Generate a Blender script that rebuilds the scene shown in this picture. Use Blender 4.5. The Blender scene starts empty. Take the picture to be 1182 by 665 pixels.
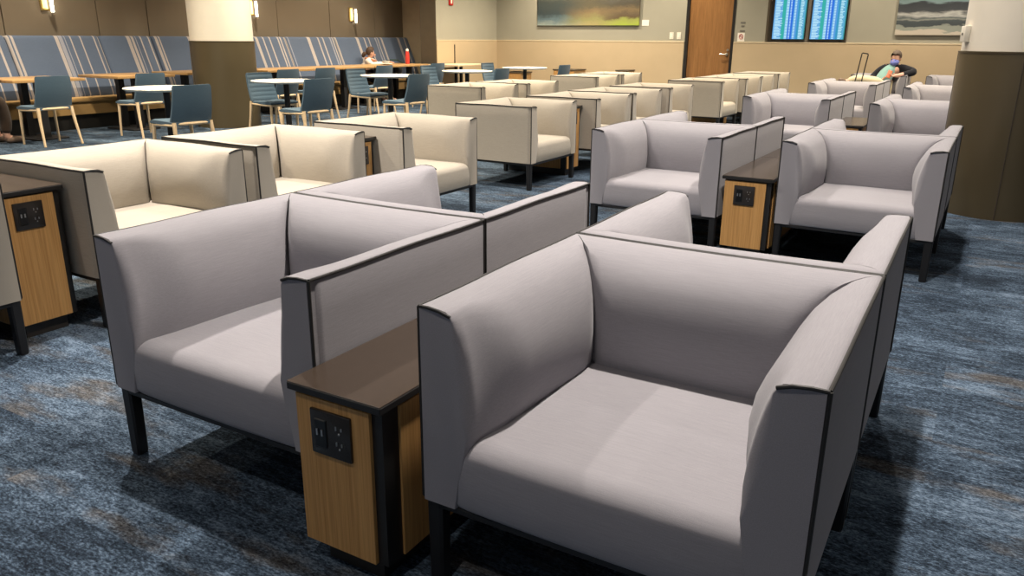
import bpy, bmesh, math, random
from mathutils import Vector, Matrix
random.seed(7)
PI = math.pi
sc = bpy.context.scene
COL = sc.collection

# ------------------------------------------------------------------ materials
def new_mat(name, base=(.5, .5, .5), rough=.6, metal=0., spec=.5):
    m = bpy.data.materials.new(name); m.use_nodes = True
    b = m.node_tree.nodes['Principled BSDF']
    b.inputs['Base Color'].default_value = (*base, 1)
    b.inputs['Roughness'].default_value = rough
    b.inputs['Metallic'].default_value = metal
    b.inputs['Specular IOR Level'].default_value = spec
    return m, m.node_tree.nodes, m.node_tree.links, b

def ramp(N, stops, interp='LINEAR'):
    r = N.new('ShaderNodeValToRGB'); cr = r.color_ramp; cr.interpolation = interp
    while len(cr.elements) < len(stops): cr.elements.new(.5)
    for e, (p, c) in zip(cr.elements, stops):
        e.position = p; e.color = (*c, 1) if len(c) == 3 else c
    return r

def coords(N, L, scale=(1, 1, 1), kind='Object', rot=(0, 0, 0)):
    t = N.new('ShaderNodeTexCoord'); mp = N.new('ShaderNodeMapping')
    mp.inputs['Scale'].default_value = scale; mp.inputs['Rotation'].default_value = rot
    L.new(t.outputs[kind], mp.inputs['Vector']); return mp.outputs['Vector']

def noise(N, L, vec, scale, detail=4, rough=.55):
    n = N.new('ShaderNodeTexNoise'); n.inputs['Scale'].default_value = scale
    n.inputs['Detail'].default_value = detail; n.inputs['Roughness'].default_value = rough
    if vec is not None: L.new(vec, n.inputs['Vector'])
    return n.outputs['Fac']

def mix(N, L, a, b, fac, mode='MIX'):
    m = N.new('ShaderNodeMix'); m.data_type = 'RGBA'; m.blend_type = mode
    def put(s, v):
        if isinstance(v, (tuple, list)): s.default_value = (*v, 1) if len(v) == 3 else v
        elif isinstance(v, (int, float)): s.default_value = v
        else: L.new(v, s)
    put(m.inputs[0], fac); put(m.inputs[6], a); put(m.inputs[7], b)
    return m.outputs[2]

def bump(N, L, b, h, strength=.3, dist=.002):
    bp = N.new('ShaderNodeBump'); bp.inputs['Strength'].default_value = strength
    bp.inputs['Distance'].default_value = dist
    L.new(h, bp.inputs['Height']); L.new(bp.outputs['Normal'], b.inputs['Normal'])

def fabric(name, c, var=.10, weave=700, slub=(6, 6, 110)):
    m, N, L, b = new_mat(name, c, .92, 0, .15)
    v = coords(N, L, (1, 1, 1))
    vs = coords(N, L, slub)
    n1 = noise(N, L, vs, 3.0, 3, .6)
    n2 = noise(N, L, v, weave, 2, .5)
    n3 = noise(N, L, v, 3, 2, .5)
    lo = tuple(x*(1-var) for x in c); hi = tuple(min(1, x*(1+var)) for x in c)
    r = ramp(N, [(.32, lo), (.68, hi)]); L.new(n1, r.inputs[0])
    r2 = ramp(N, [(.3, (.88,)*3), (.7, (1.08,)*3)]); L.new(n2, r2.inputs[0])
    r3 = ramp(N, [(.3, (.975,)*3), (.7, (1.02,)*3)]); L.new(n3, r3.inputs[0])
    o = mix(N, L, r.outputs[0], r2.outputs[0], 1., 'MULTIPLY')
    o = mix(N, L, o, r3.outputs[0], 1., 'MULTIPLY')
    L.new(o, b.inputs['Base Color'])
    b.inputs['Sheen Weight'].default_value = .15
    bump(N, L, b, n2, .25, .001)
    return m

def wood(name, c1, c2, scale=(60, 60, 2.2), rough=.45, spec=.4):
    m, N, L, b = new_mat(name, c1, rough, 0, spec)
    v = coords(N, L, scale)
    n1 = noise(N, L, v, 1.6, 4, .6)
    n2 = noise(N, L, coords(N, L, tuple(s*3 for s in scale)), 2., 2, .5)
    r = ramp(N, [(.3, c2), (.62, c1)]); L.new(n1, r.inputs[0])
    r2 = ramp(N, [(.35, (.8,)*3), (.6, (1.05,)*3)]); L.new(n2, r2.inputs[0])
    L.new(mix(N, L, r.outputs[0], r2.outputs[0], .7, 'MULTIPLY'), b.inputs['Base Color'])
    return m

def plain(name, c, rough=.6, metal=0., spec=.5, var=.05, sc_=8):
    m, N, L, b = new_mat(name, c, rough, metal, spec)
    n = noise(N, L, coords(N, L), sc_, 3, .5)
    r = ramp(N, [(.3, tuple(x*(1-var) for x in c)), (.7, tuple(min(1, x*(1+var)) for x in c))])
    L.new(n, r.inputs[0]); L.new(r.outputs[0], b.inputs['Base Color'])
    return m

def emit(name, c, strength):
    m, N, L, b = new_mat(name, c)
    b.inputs['Emission Color'].default_value = (*c, 1)
    b.inputs['Emission Strength'].default_value = strength
    return m

M = {}
M['grey'] = fabric('grey_upholstery', (.288, .277, .298), .065, 900, (5, 130, 150))
M['cream'] = fabric('cream_upholstery', (.405, .365, .305), .065, 900, (5, 130, 150))
M['grey_arm'] = fabric('grey_upholstery_arm', (.288, .277, .298), .065, 900, (130, 5, 150))
M['cream_arm'] = fabric('cream_upholstery_arm', (.405, .365, .305), .065, 900, (130, 5, 150))
M['cord'] = plain('black_piping', (.018, .017, .016), .6)
M['black_metal'] = plain('black_powder_coat', (.012, .012, .013), .45, 0, .4)
M['bamboo'] = wood('bamboo_veneer', (.55, .305, .108), (.40, .205, .065), (95, 95, 1.2), .5, .3)
M['espresso'] = plain('dark_laminate_top', (.055, .040, .030), .22, 0, .5, .06, 30)
M['carcass'] = plain('black_carcass', (.014, .013, .012), .4)
M['plinth'] = plain('dark_plinth', (.028, .024, .020), .35)
M['outlet'] = plain('dark_outlet_plastic', (.022, .018, .015), .25)
M['slot'] = plain('black_slot', (.004, .004, .004), .3)
M['port'] = plain('pale_port_metal', (.45, .45, .45), .3, .8)
M['blue'] = fabric('blue_grey_upholstery', (.060, .103, .145), .06, 500)
M['oak'] = wood('pale_oak', (.72, .56, .37), (.64, .47, .28), (45, 45, 2.5), .5)
M['table_oak'] = wood('oak_table_edge', (.47, .29, .125), (.36, .205, .08), (3, 40, 40), .35)
M['white_top'] = plain('white_laminate', (.80, .77, .69), .35, 0, .5, .01)
M['banq_blue'] = fabric('banquette_blue', (.090, .120, .182), .05, 400)
M['stripe_beige'] = fabric('banquette_stripe_beige', (.38, .345, .33), .05, 400)
M['stripe_grey'] = fabric('banquette_stripe_grey', (.26, .27, .32), .05, 400)
M['banq_navy'] = fabric('banquette_navy', (.05, .07, .12), .05, 400)
M['banq_seat'] = fabric('banquette_tan', (.40, .25, .10), .06, 400)
M['brown_panel'] = plain('brown_wall_panel', (.19, .155, .112), .6, 0, .25, .03, 3)
M['brown_light'] = plain('brown_light_panel', (.44, .36, .25), .6, 0, .2, .03)
M['dark_panel'] = plain('dark_brown_panel', (.085, .067, .045), .5, 0, .3, .05)
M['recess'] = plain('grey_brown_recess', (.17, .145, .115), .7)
M['groove'] = plain('dark_groove', (.05, .038, .026), .8)
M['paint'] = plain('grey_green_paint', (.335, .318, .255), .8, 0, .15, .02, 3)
M['wainscot'] = plain('beige_wood_wainscot', (.50, .39, .25), .5, 0, .3, .03, 2.5)
M['wainscot_cap'] = plain('wainscot_cap', (.58, .47, .31), .5)
M['ceil'] = plain('grey_ceiling', (.40, .38, .35), .9)
M['column_white'] = plain('column_white', (.74, .69, .59), .6, 0, .3, .015)
M['bronze'] = plain('bronze_cladding', (.105, .082, .045), .38, .35, .5, .05, 2)
M['door_wood'] = wood('brown_door_wood', (.30, .145, .05), (.235, .11, .036), (14, 14, .8), .4)
M['steel'] = plain('brushed_steel', (.6, .57, .5), .3, .9)
M['brass'] = plain('brass', (.62, .44, .16), .3, .9)
M['plastic_white'] = plain('white_plastic', (.74, .70, .60), .4)
M['red'] = plain('red_alarm', (.45, .02, .015), .4)
M['redbottle'] = plain('red_bottle', (.55, .05, .04), .25)
M['card'] = plain('white_card', (.78, .74, .66), .6)
M['tube'] = emit('lit_tube', (1., .93, .75), 9.)
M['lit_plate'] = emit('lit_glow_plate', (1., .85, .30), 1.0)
M['sign_grey'] = plain('sign_grey', (.15, .14, .12), .5)
M['skin'] = plain('skin', (.60, .35, .26), .5, 0, .3)
M['hair'] = plain('brown_hair', (.055, .028, .014), .7)
M['hair_grey'] = plain('grey_brown_hair', (.10, .07, .05), .7)
M['jacket'] = fabric('black_jacket', (.012, .013, .018), .1, 300)
M['teal'] = fabric('teal_shirt', (.21, .36, .33), .05, 300)
M['khaki'] = fabric('khaki_trousers', (.66, .57, .38), .05, 300)
M['white_cloth'] = fabric('white_top', (.80, .70, .60), .05, 300)
M['scarf'] = fabric('rust_scarf', (.40, .17, .10), .1, 300)
M['dark_trousers'] = fabric('dark_trousers', (.035, .022, .015), .1, 300)
M['mask'] = fabric('blue_mask', (.17, .20, .52), .05, 300)
M['phone'] = plain('orange_phone_case', (.50, .13, .05), .4)
M['black_cloth'] = fabric('black_bag_cloth', (.012, .013, .014), .1, 200)
M['green_cloth'] = fabric('dark_green_cloth', (.03, .06, .04), .1, 200)
M['shoe'] = plain('brown_shoe', (.16, .11, .08), .6)
M['eye'] = plain('eye', (.02, .015, .012), .2)
M['lip'] = plain('lip', (.35, .11, .09), .5)
M['grey_bowl'] = plain('grey_bowl', (.42, .42, .38), .4)

def carpet():
    m, N, L, b = new_mat('blue_grey_carpet', (.1, .13, .17), .97, 0, .05)
    t = N.new('ShaderNodeTexCoord')
    big = noise(N, L, coords(N, L, (1.1, 2.2, 1)), 1.5, 6, .62)
    mid = noise(N, L, coords(N, L, (9, 30, 1)), 1.2, 7, .75)
    fine = noise(N, L, coords(N, L, (52, 105, 1)), 1.3, 5, .78)
    br = N.new('ShaderNodeTexBrick')
    br.offset = .37; br.inputs['Scale'].default_value = 1.
    br.inputs['Brick Width'].default_value = 1.0; br.inputs['Row Height'].default_value = .25
    br.inputs['Mortar Size'].default_value = 0.
    br.inputs['Color1'].default_value = (0, 0, 0, 1); br.inputs['Color2'].default_value = (1, 1, 1, 1)
    L.new(t.outputs['Object'], br.inputs['Vector'])
    def ma(op, a, b_, clamp=False):
        n = N.new('ShaderNodeMath'); n.operation = op; n.use_clamp = clamp
        for i, q in enumerate((a, b_)):
            if isinstance(q, (int, float)): n.inputs[i].default_value = q
            else: L.new(q, n.inputs[i])
        return n.outputs[0]
    s = ma('ADD', ma('MULTIPLY', big, .62), ma('MULTIPLY', mid, .68))
    s = ma('ADD', s, ma('MULTIPLY', fine, 1.15))
    s = ma('ADD', s, ma('MULTIPLY', br.outputs['Color'], .11))
    s = ma('SUBTRACT', s, .775)
    r = ramp(N, [(.30, (.010, .013, .019)), (.44, (.025, .037, .055)), (.56, (.066, .098, .142)), (.72, (.17, .228, .305))])
    L.new(s, r.inputs[0])
    hue = noise(N, L, coords(N, L, (1.6, 4.5, 1)), 1.4, 5, .6)
    hr = ramp(N, [(.55, (0, 0, 0)), (.68, (.85, .85, .85))]); hue = ma('ADD', hue, ma('MULTIPLY', ma('SUBTRACT', br.outputs['Color'], .5), .14)); L.new(hue, hr.inputs[0])
    rb = ramp(N, [(.3, (.012, .011, .011)), (.55, (.076, .072, .069)), (.75, (.18, .170, .163))]); L.new(s, rb.inputs[0])
    L.new(mix(N, L, r.outputs[0], rb.outputs[0], hr.outputs[0]), b.inputs['Base Color'])
    bump(N, L, b, fine, .5, .004)
    return m
M['carpet'] = carpet()

def painting_landscape():
    m, N, L, b = new_mat('landscape_canvas', (.3, .3, .2), .5)
    g = coords(N, L, (1, 1, 1), 'Generated')
    sp = N.new('ShaderNodeSeparateXYZ'); L.new(g, sp.inputs[0])
    w = noise(N, L, g, 4.5, 8, .68)
    def ma(op, a, b_):
        n = N.new('ShaderNodeMath'); n.operation = op
        for i, q in enumerate((a, b_)):
            if isinstance(q, (int, float)): n.inputs[i].default_value = q
            else: L.new(q, n.inputs[i])
        return n.outputs[0]
    zz = ma('ADD', sp.outputs[2], ma('MULTIPLY', ma('SUBTRACT', w, .5), .34))
    xx = ma('ADD', sp.outputs[0], ma('MULTIPLY', ma('SUBTRACT', w, .5), .3))
    left = ramp(N, [(0., (.25, .29, .26)), (.10, (.10, .15, .17)), (.20, (.035, .05, .055)), (.4, (.045, .055, .05)), (.6, (.10, .11, .09)), (1., (.2, .24, .26))])
    right = ramp(N, [(0., (.32, .40, .05)), (.09, (.27, .30, .07)), (.14, (.10, .065, .03)), (.20, (.11, .08, .045)), (.27, (.17, .12, .06)), (.36, (.07, .06, .04)), (1., (.2, .24, .26))])
    midr = ramp(N, [(0., (.33, .28, .12)), (.13, (.24, .23, .09)), (.22, (.20, .14, .07)), (.30, (.10, .085, .05)), (.5, (.07, .065, .045)), (1., (.2, .24, .26))])
    for q in (left, right, midr): L.new(zz, q.inputs[0])
    f1 = ramp(N, [(.22, (0, 0, 0)), (.5, (1, 1, 1))]); L.new(xx, f1.inputs[0])
    f2 = ramp(N, [(.6, (0, 0, 0)), (.82, (1, 1, 1))]); L.new(xx, f2.inputs[0])
    o = mix(N, L, left.outputs[0], midr.outputs[0], f1.outputs[0])
    o = mix(N, L, o, right.outputs[0], f2.outputs[0])
    d = noise(N, L, coords(N, L, (40, 40, 30), 'Generated'), 1.4, 2, .5)
    dr = ramp(N, [(.25, (.3, .3, .3)), (.34, (1, 1, 1))]); L.new(d, dr.inputs[0])
    L.new(mix(N, L, o, dr.outputs[0], .8, 'MULTIPLY'), b.inputs['Base Color'])
    return m
M['canvas_land'] = painting_landscape()

def painting_sea():
    m, N, L, b = new_mat('seascape_canvas', (.2, .25, .26), .5)
    g = coords(N, L, (1, 1, 1), 'Generated')
    sp = N.new('ShaderNodeSeparateXYZ'); L.new(g, sp.inputs[0])
    w = noise(N, L, coords(N, L, (2.2, 1, 6), 'Generated'), 1.5, 4, .55)
    n = N.new('ShaderNodeMath'); n.operation = 'MULTIPLY_ADD'
    L.new(w, n.inputs[0]); n.inputs[1].default_value = .22; L.new(sp.outputs[2], n.inputs[2])
    n2 = N.new('ShaderNodeMath'); n2.operation = 'SUBTRACT'; L.new(n.outputs[0], n2.inputs[0]); n2.inputs[1].default_value = .11
    r = ramp(N, [(0., (.50, .44, .36)), (.075, (.50, .44, .36)), (.085, (.26, .28, .24)), (.13, (.25, .27, .23)), (.14, (.045, .055, .06)),
                 (.22, (.06, .075, .08)), (.24, (.24, .25, .22)), (.27, (.07, .085, .09)), (.32, (.43, .43, .40)), (.36, (.05, .055, .06)),
                 (.47, (.03, .035, .04)), (.50, (.17, .24, .24)), (.62, (.10, .16, .165)), (.75, (.28, .33, .33)), (1., (.45, .5, .5))])
    L.new(n2.outputs[0], r.inputs[0]); L.new(r.outputs[0], b.inputs['Base Color'])
    return m
M['canvas_sea'] = painting_sea()

def board(name, seed):
    """departure board: rows of short pale dashes on blue, with a green status column"""
    m, N, L, b = new_mat(name, (.01, .02, .05), .3)
    g = coords(N, L, (1, 1, 1), 'Generated')
    sp = N.new('ShaderNodeSeparateXYZ'); L.new(g, sp.inputs[0])
    def ma(op, a, b_=0., c_=0.):
        n = N.new('ShaderNodeMath'); n.operation = op
        for i, q in enumerate((a, b_, c_)):
            if isinstance(q, (int, float)): n.inputs[i].default_value = q
            else: L.new(q, n.inputs[i])
        return n.outputs[0]
    rows = 44
    z = ma('MULTIPLY', sp.outputs[2], rows); fl = ma('FLOOR', z); fr = ma('FRACT', z)
    line = ma('GREATER_THAN', fr, .52)
    wn = N.new('ShaderNodeTexWhiteNoise'); wn.noise_dimensions = '1D'; L.new(ma('ADD', fl, seed), wn.inputs['W'])
    rnd = wn.outputs['Value']
    x = sp.outputs[0]
    col = ramp(N, [(0., (.13, .40, .75)), (.26, (.03, .42, .36)), (.36, (.12, .42, .72)), (.46, (.015, .15, .72)), (.60, (.08, .32, .72)), (.74, (.03, .30, .52)), (.80, (.10, .40, .62)), (.97, (.02, .25, .25))], 'CONSTANT')
    L.new(x, col.inputs[0])
    # where a row carries text: city name of random length, flight number, time, gate
    t1 = ma('MULTIPLY', ma('GREATER_THAN', x, .04), ma('LESS_THAN', x, ma('MULTIPLY_ADD', rnd, .16, .14)))
    t2 = ma('MULTIPLY', ma('GREATER_THAN', x, .38), ma('LESS_THAN', x, .455))
    t3 = ma('MULTIPLY', ma('GREATER_THAN', x, .50), ma('LESS_THAN', x, .545))
    t4 = ma('MULTIPLY', ma('GREATER_THAN', x, .63), ma('LESS_THAN', x, .69))
    t5 = ma('MULTIPLY', ma('GREATER_THAN', x, .81), ma('LESS_THAN', x, ma('MULTIPLY_ADD', rnd, .06, .88)))
    tx = ma('ADD', ma('ADD', ma('ADD', t1, t2), ma('ADD', t3, t4)), t5)
    f = ma('MULTIPLY', line, tx)
    o = mix(N, L, col.outputs[0], (.62, .92, 1.), f)
    b.inputs['Base Color'].default_value = (.005, .01, .02, 1)
    L.new(o, b.inputs['Emission Color']); b.inputs['Emission Strength'].default_value = 1.0
    return m
M['board_a'] = board('departure_board_rows', 3.)
M['board_b'] = board('departure_board_rows_second', 41.)

# ------------------------------------------------------------------ mesh helpers
def lerp(a, b, t): return a+(b-a)*t
def sm(t):
    t = max(0., min(1., t)); return t*t*(3-2*t)
class MB:
    def __init__(self): self.bm = bmesh.new()
    def box(self, c, s, bev=0., seg=2, rot=None, mi=0):
        r = bmesh.ops.create_cube(self.bm, size=1.)
        vs = r['verts']
        for v in vs: v.co = Vector((v.co.x*s[0], v.co.y*s[1], v.co.z*s[2]))
        es = list({e for v in vs for e in v.link_edges})
        fs0 = {f for v in vs for f in v.link_faces}
        if bev > 0:
            q = bmesh.ops.bevel(self.bm, geom=es, offset=bev, segments=seg, affect='EDGES', profile=.5)
            vs = list({v for f in q['faces'] for v in f.verts} | {v for v in vs if v.is_valid})
        mt = Matrix.Translation(c)
        if rot is not None: mt = mt @ rot
        for v in vs: v.co = mt @ v.co
        if mi:
            for f in {f for v in vs for f in v.link_faces}: f.material_index = mi
        return self
    def grid(self, rows, closed_u=False, closed_v=False, cap=False, mi=0):
        V = [[self.bm.verts.new(p) for p in r] for r in rows]
        n, k = len(V), len(V[0])
        for i in range(n if closed_u else n-1):
            for j in range(k if closed_v else k-1):
                f = self.bm.faces.new((V[i][j], V[(i+1) % n][j], V[(i+1) % n][(j+1) % k], V[i][(j+1) % k]))
                f.material_index = mi; f.smooth = True
        if cap and closed_v:
            for r in (V[0], V[-1]):
                f = self.bm.faces.new(r); f.material_index = mi
        return V
    def tube(self, pts, r, n=8, closed=False, r2=None, cap=True):
        pts = [Vector(p) for p in pts]; rows = []
        k = len(pts)
        for i, p in enumerate(pts):
            a = pts[i-1] if (i or closed) else p
            c = pts[(i+1) % k] if (i < k-1 or closed) else p
            t = (c-a).normalized()
            up = Vector((0, 0, 1)) if abs(t.z) < .9 else Vector((0, 1, 0))
            u = t.cross(up).normalized(); w = u.cross(t).normalized()
            rr = r if r2 is None else r+(r2-r)*i/(k-1)
            rows.append([p+u*rr*math.cos(2*PI*j/n)+w*rr*math.sin(2*PI*j/n) for j in range(n)])
        self.grid(rows, closed_u=closed, closed_v=True, cap=cap and not closed)
        return self
    def lathe(self, prof, c=(0, 0, 0), n=40, mi=0):
        rows = [[Vector((c[0]+r*math.cos(2*PI*j/n), c[1]+r*math.sin(2*PI*j/n), c[2]+z)) for j in range(n)] for r, z in prof]
        self.grid(rows, closed_v=True, cap=True, mi=mi); return self
    def mesh(self, name, mats, angle=35):
        bmesh.ops.recalc_face_normals(self.bm, faces=self.bm.faces)
        for f in self.bm.faces: f.smooth = True
        me = bpy.data.meshes.new(name); self.bm.to_mesh(me); self.bm.free()
        for m in (mats if isinstance(mats, list) else [mats]): me.materials.append(m)
        me.set_sharp_from_angle(angle=math.radians(angle))
        return me
    def obj(self, name, mats, parent=None, loc=None, angle=35):
        return put(name, self.mesh(name, mats, angle), parent, loc)

def put(name, me, parent=None, loc=None, rot=None):
    o = bpy.data.objects.new(name, me); COL.objects.link(o)
    if parent is not None: o.parent = parent
    if loc is not None: o.location = loc
    if rot is not None: o.rotation_euler = rot
    return o

def tag(o, label, cat, group=None, kind=None):
    o['label'] = label; o['category'] = cat
    if group: o['group'] = group
    elif 'group' in o: del o['group']
    if kind: o['kind'] = kind
    return o

def thing(name, label, cat, loc=(0, 0, 0), rz=0., group=None):
    o = bpy.data.objects.new(name, None); COL.objects.link(o)
    o.empty_display_size = .1
    o.location = loc; o.rotation_euler = (0, 0, rz)
    return tag(o, label, cat, group)

KIDS = {}
def kids(o):
    return [c for c in bpy.data.objects if c.parent == o]
def dup(root, loc, rz, label, group, mat=None):
    r = root.copy(); COL.objects.link(r); r.location = loc; r.rotation_euler = (0, 0, rz)
    r['label'] = label; r['group'] = group
    def rec(src, dst):
        for ch in kids(src):
            c = ch.copy(); COL.objects.link(c); c.parent = dst
            if mat and ch.data.name in mat: c.data = mat[ch.data.name]
            rec(ch, c)
    rec(root, r)
    return r

def struct(o):
    o['kind'] = 'structure'; return o

# ------------------------------------------------------------------ camera
CAM = dict(f=907.05, pitch=.3085, roll=.0069, yaw=.5396, H=1.2768)
def make_camera():
    ya, pi_, ro = CAM['yaw'], CAM['pitch'], CAM['roll']
    F = Vector((-math.sin(ya)*math.cos(pi_), math.cos(ya)*math.cos(pi_), -math.sin(pi_)))
    R = Vector((math.cos(ya), math.sin(ya), 0)); U = R.cross(F)
    R2 = R*math.cos(ro)+U*math.sin(ro); U2 = -R*math.sin(ro)+U*math.cos(ro)
    cd = bpy.data.cameras.new('camera'); cd.sensor_width = 36; cd.lens = CAM['f']/1182*36
    cd.clip_start = .05; cd.clip_end = 100
    o = bpy.data.objects.new('camera', cd); COL.objects.link(o)
    o.matrix_world = Matrix(((R2.x, U2.x, -F.x, 0), (R2.y, U2.y, -F.y, 0), (R2.z, U2.z, -F.z, CAM['H']), (0, 0, 0, 1)))
    sc.camera = o
make_camera()

# ------------------------------------------------------------------ room
YB = 16.1; XL = -11.62; CH = 3.5; XR = 4.5; YF = -4.0
RAIL = 1.225
MB().box(((XL+XR)/2, (YB+YF)/2, -.05), (XR-XL+.6, YB-YF+.6, .1)).obj('floor', M['carpet'])['kind'] = 'structure'
# object coordinates of the carpet are in metres around its own origin
struct(MB().box(((XL+XR)/2, (YB+YF)/2, CH+.05), (XR-XL+.6, YB-YF+.6, .1)).obj('ceiling', M['ceil']))
# back wall: painted upper part with a door opening and a recess for the screens
DX0, DX1, DH = -5.60, -4.615, 2.15
RX0, RX1, RZ0, RZ1 = -4.01, -2.53, RAIL, 2.32
w = MB()
for x0, x1, z0, z1 in [(XL, DX0, 0, CH), (DX0, DX1, DH, CH), (DX1, RX0, 0, CH), (RX0, RX1, 0, RZ0), (RX0, RX1, RZ1, CH), (RX1, XR, 0, CH)]:
    w.box(((x0+x1)/2, YB+.1, (z0+z1)/2), (x1-x0, .2, z1-z0))
struct(w.obj('wall_back', M['paint']))
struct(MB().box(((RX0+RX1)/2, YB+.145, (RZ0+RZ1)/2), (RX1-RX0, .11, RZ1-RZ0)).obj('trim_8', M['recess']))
w = MB()
for x0, x1 in [(XL, DX0-.01), (DX1+.01, XR)]:
    w.box(((x0+x1)/2, YB-.010, (RAIL-.02)/2), (x1-x0, .02, RAIL-.02))
struct(w.obj('trim_1', M['wainscot']))
w = MB()
for x0, x1 in [(XL, DX0-.01), (DX1+.01, XR)]:
    w.box(((x0+x1)/2, YB-.012, RAIL-.011), (x1-x0, .026, .022), .003, 1)
struct(w.obj('trim_2', M['wainscot_cap']))
# left side of the screen recess, its shade put in as dark colour
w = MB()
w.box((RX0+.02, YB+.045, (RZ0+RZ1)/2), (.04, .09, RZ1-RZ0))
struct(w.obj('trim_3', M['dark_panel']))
# left wall: brown panels with grooves
struct(MB().box((XL-.1, (YF+YB)/2, CH/2), (.2, YB-YF, CH)).obj('wall_left', M['groove']))
js = [-4, -2.05, -.7, .65, 2.0, 3.35, 4.68, 6.02, 7.37, 8.20, 9.53, 10.88, 12.25, 13.60, 14.55]
for i in range(len(js)-1):
    a, b_ = js[i]+.006, js[i+1]-.006
    struct(MB().box((XL+.012, (a+b_)/2, CH/2), (.024, b_-a, CH-.02), .003, 1).obj('trim_%d' % (10+i), M['brown_panel']))
# boxed-out end of the brown wall: pale strip, dark pier, then the wood and paint return wall
struct(MB().box((-11.05, 14.60, CH/2), (1.1, .1, CH)).obj('trim_4', M['brown_light']))
struct(MB().box((-10.30, 14.17, CH/2), (.40, .84, CH)).obj('trim_5', M['dark_panel']))
PX = -10.10
struct(MB().box((PX-.05, (13.76+YB)/2, CH/2), (.1, YB-13.76, CH)).obj('wall_return', M['paint']))
struct(MB().box((PX+.008, (13.76+YB)/2, (RAIL-.02)/2), (.02, YB-13.76, RAIL-.02)).obj('trim_6', M['wainscot']))
struct(MB().box((PX+.010, (13.76+YB)/2, RAIL-.011), (.026, YB-13.76, .022), .003, 1).obj('trim_7', M['wainscot_cap']))
# right wall and wall behind the camera
struct(MB().box((XR+.1, (YF+YB)/2, CH/2), (.2, YB-YF, CH)).obj('wall_right', M['paint']))
w = MB()
WX0, WX1, WZ0, WZ1 = -7.5, 3.5, .9, 2.45
for x0, x1, z0, z1 in [(XL, WX0, 0, CH), (WX1, XR, 0, CH), (WX0, WX1, 0, WZ0), (WX0, WX1, WZ1, CH)]:
    w.box(((x0+x1)/2, YF-.1, (z0+z1)/2), (x1-x0, .2, z1-z0))
struct(w.obj('wall_front', M['paint']))
w = MB()
for i in range(8): w.box((lerp(WX0, WX1, i/7), YF-.1, (WZ0+WZ1)/2), (.06, .1, WZ1-WZ0))
for z in (WZ0, WZ1): w.box(((WX0+WX1)/2, YF-.1, z), (WX1-WX0, .1, .06))
struct(w.obj('added_window_1', M['carcass']))  # unseen window, added to let in cool fill light

# door with frame and lever handle
d = struct(MB().box(((DX0+DX1)/2, YB+.06, DH/2-.01), (DX1-DX0-.12, .045, DH-.05), .003, 1).obj('door_1', M['door_wood']))
w = MB()
w.box((DX0+.03, YB+.05, DH/2), (.06, .13, DH)); w.box((DX1-.025, YB+.05, DH/2), (.05, .13, DH)); w.box(((DX0+DX1)/2, YB+.05, DH-.02), (DX1-DX0, .13, .05))
w.obj('door_frame', M['carcass'], d)
w = MB()
w.lathe([(0.001, 0), (.028, 0), (.028, .012), (.001, .012)], n=20)
w.tube([(0, 0, .01), (0, 0, .05), (-.03, 0, .055), (-.13, 0, .055)], .011, 10)
h = w.obj('door_handle', M['steel'], d, (DX1-.12, YB+.036, .99)); h.rotation_euler = (PI/2, 0, 0)
h = MB().lathe([(0.001, 0), (.022, 0), (.022, .018), (.001, .018)], n=20).obj('deadbolt', M['steel'], d, (DX1-.105, YB+.036, 1.07)); h.rotation_euler = (PI/2, 0, 0)

# round columns: white above, bronze cladding below
def column(cx, cy, r, seams):
    c = struct(MB().lathe([(r-.012, RAIL-.05), (r-.012, CH)], (cx, cy, 0), 64).obj('column', M['column_white']))
    w = MB(); n = 96
    w.lathe([(r, 0), (r, RAIL-.03)], (cx, cy, 0), n)
    w.lathe([(r+.004, RAIL-.035), (r+.006, RAIL-.03), (r+.006, RAIL-.022), (r-.015, RAIL-.02)], (cx, cy, 0), n)
    w.obj('cladding', M['bronze'], c)
    w = MB()
    for a in seams:
        w.tube([(cx+(r+.001)*math.cos(a), cy+(r+.001)*math.sin(a), .005), (cx+(r+.001)*math.cos(a), cy+(r+.001)*math.sin(a), RAIL-.04)], .004, 6)
    w.obj('seam', M['groove'], c)
    return c
c_right = column(.14, 7.22, .45, [math.radians(-92), math.radians(178), math.radians(60)])
c_left = column(-9.79, 8.09, .45, [math.radians(170), math.radians(60), math.radians(-110)])

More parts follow.
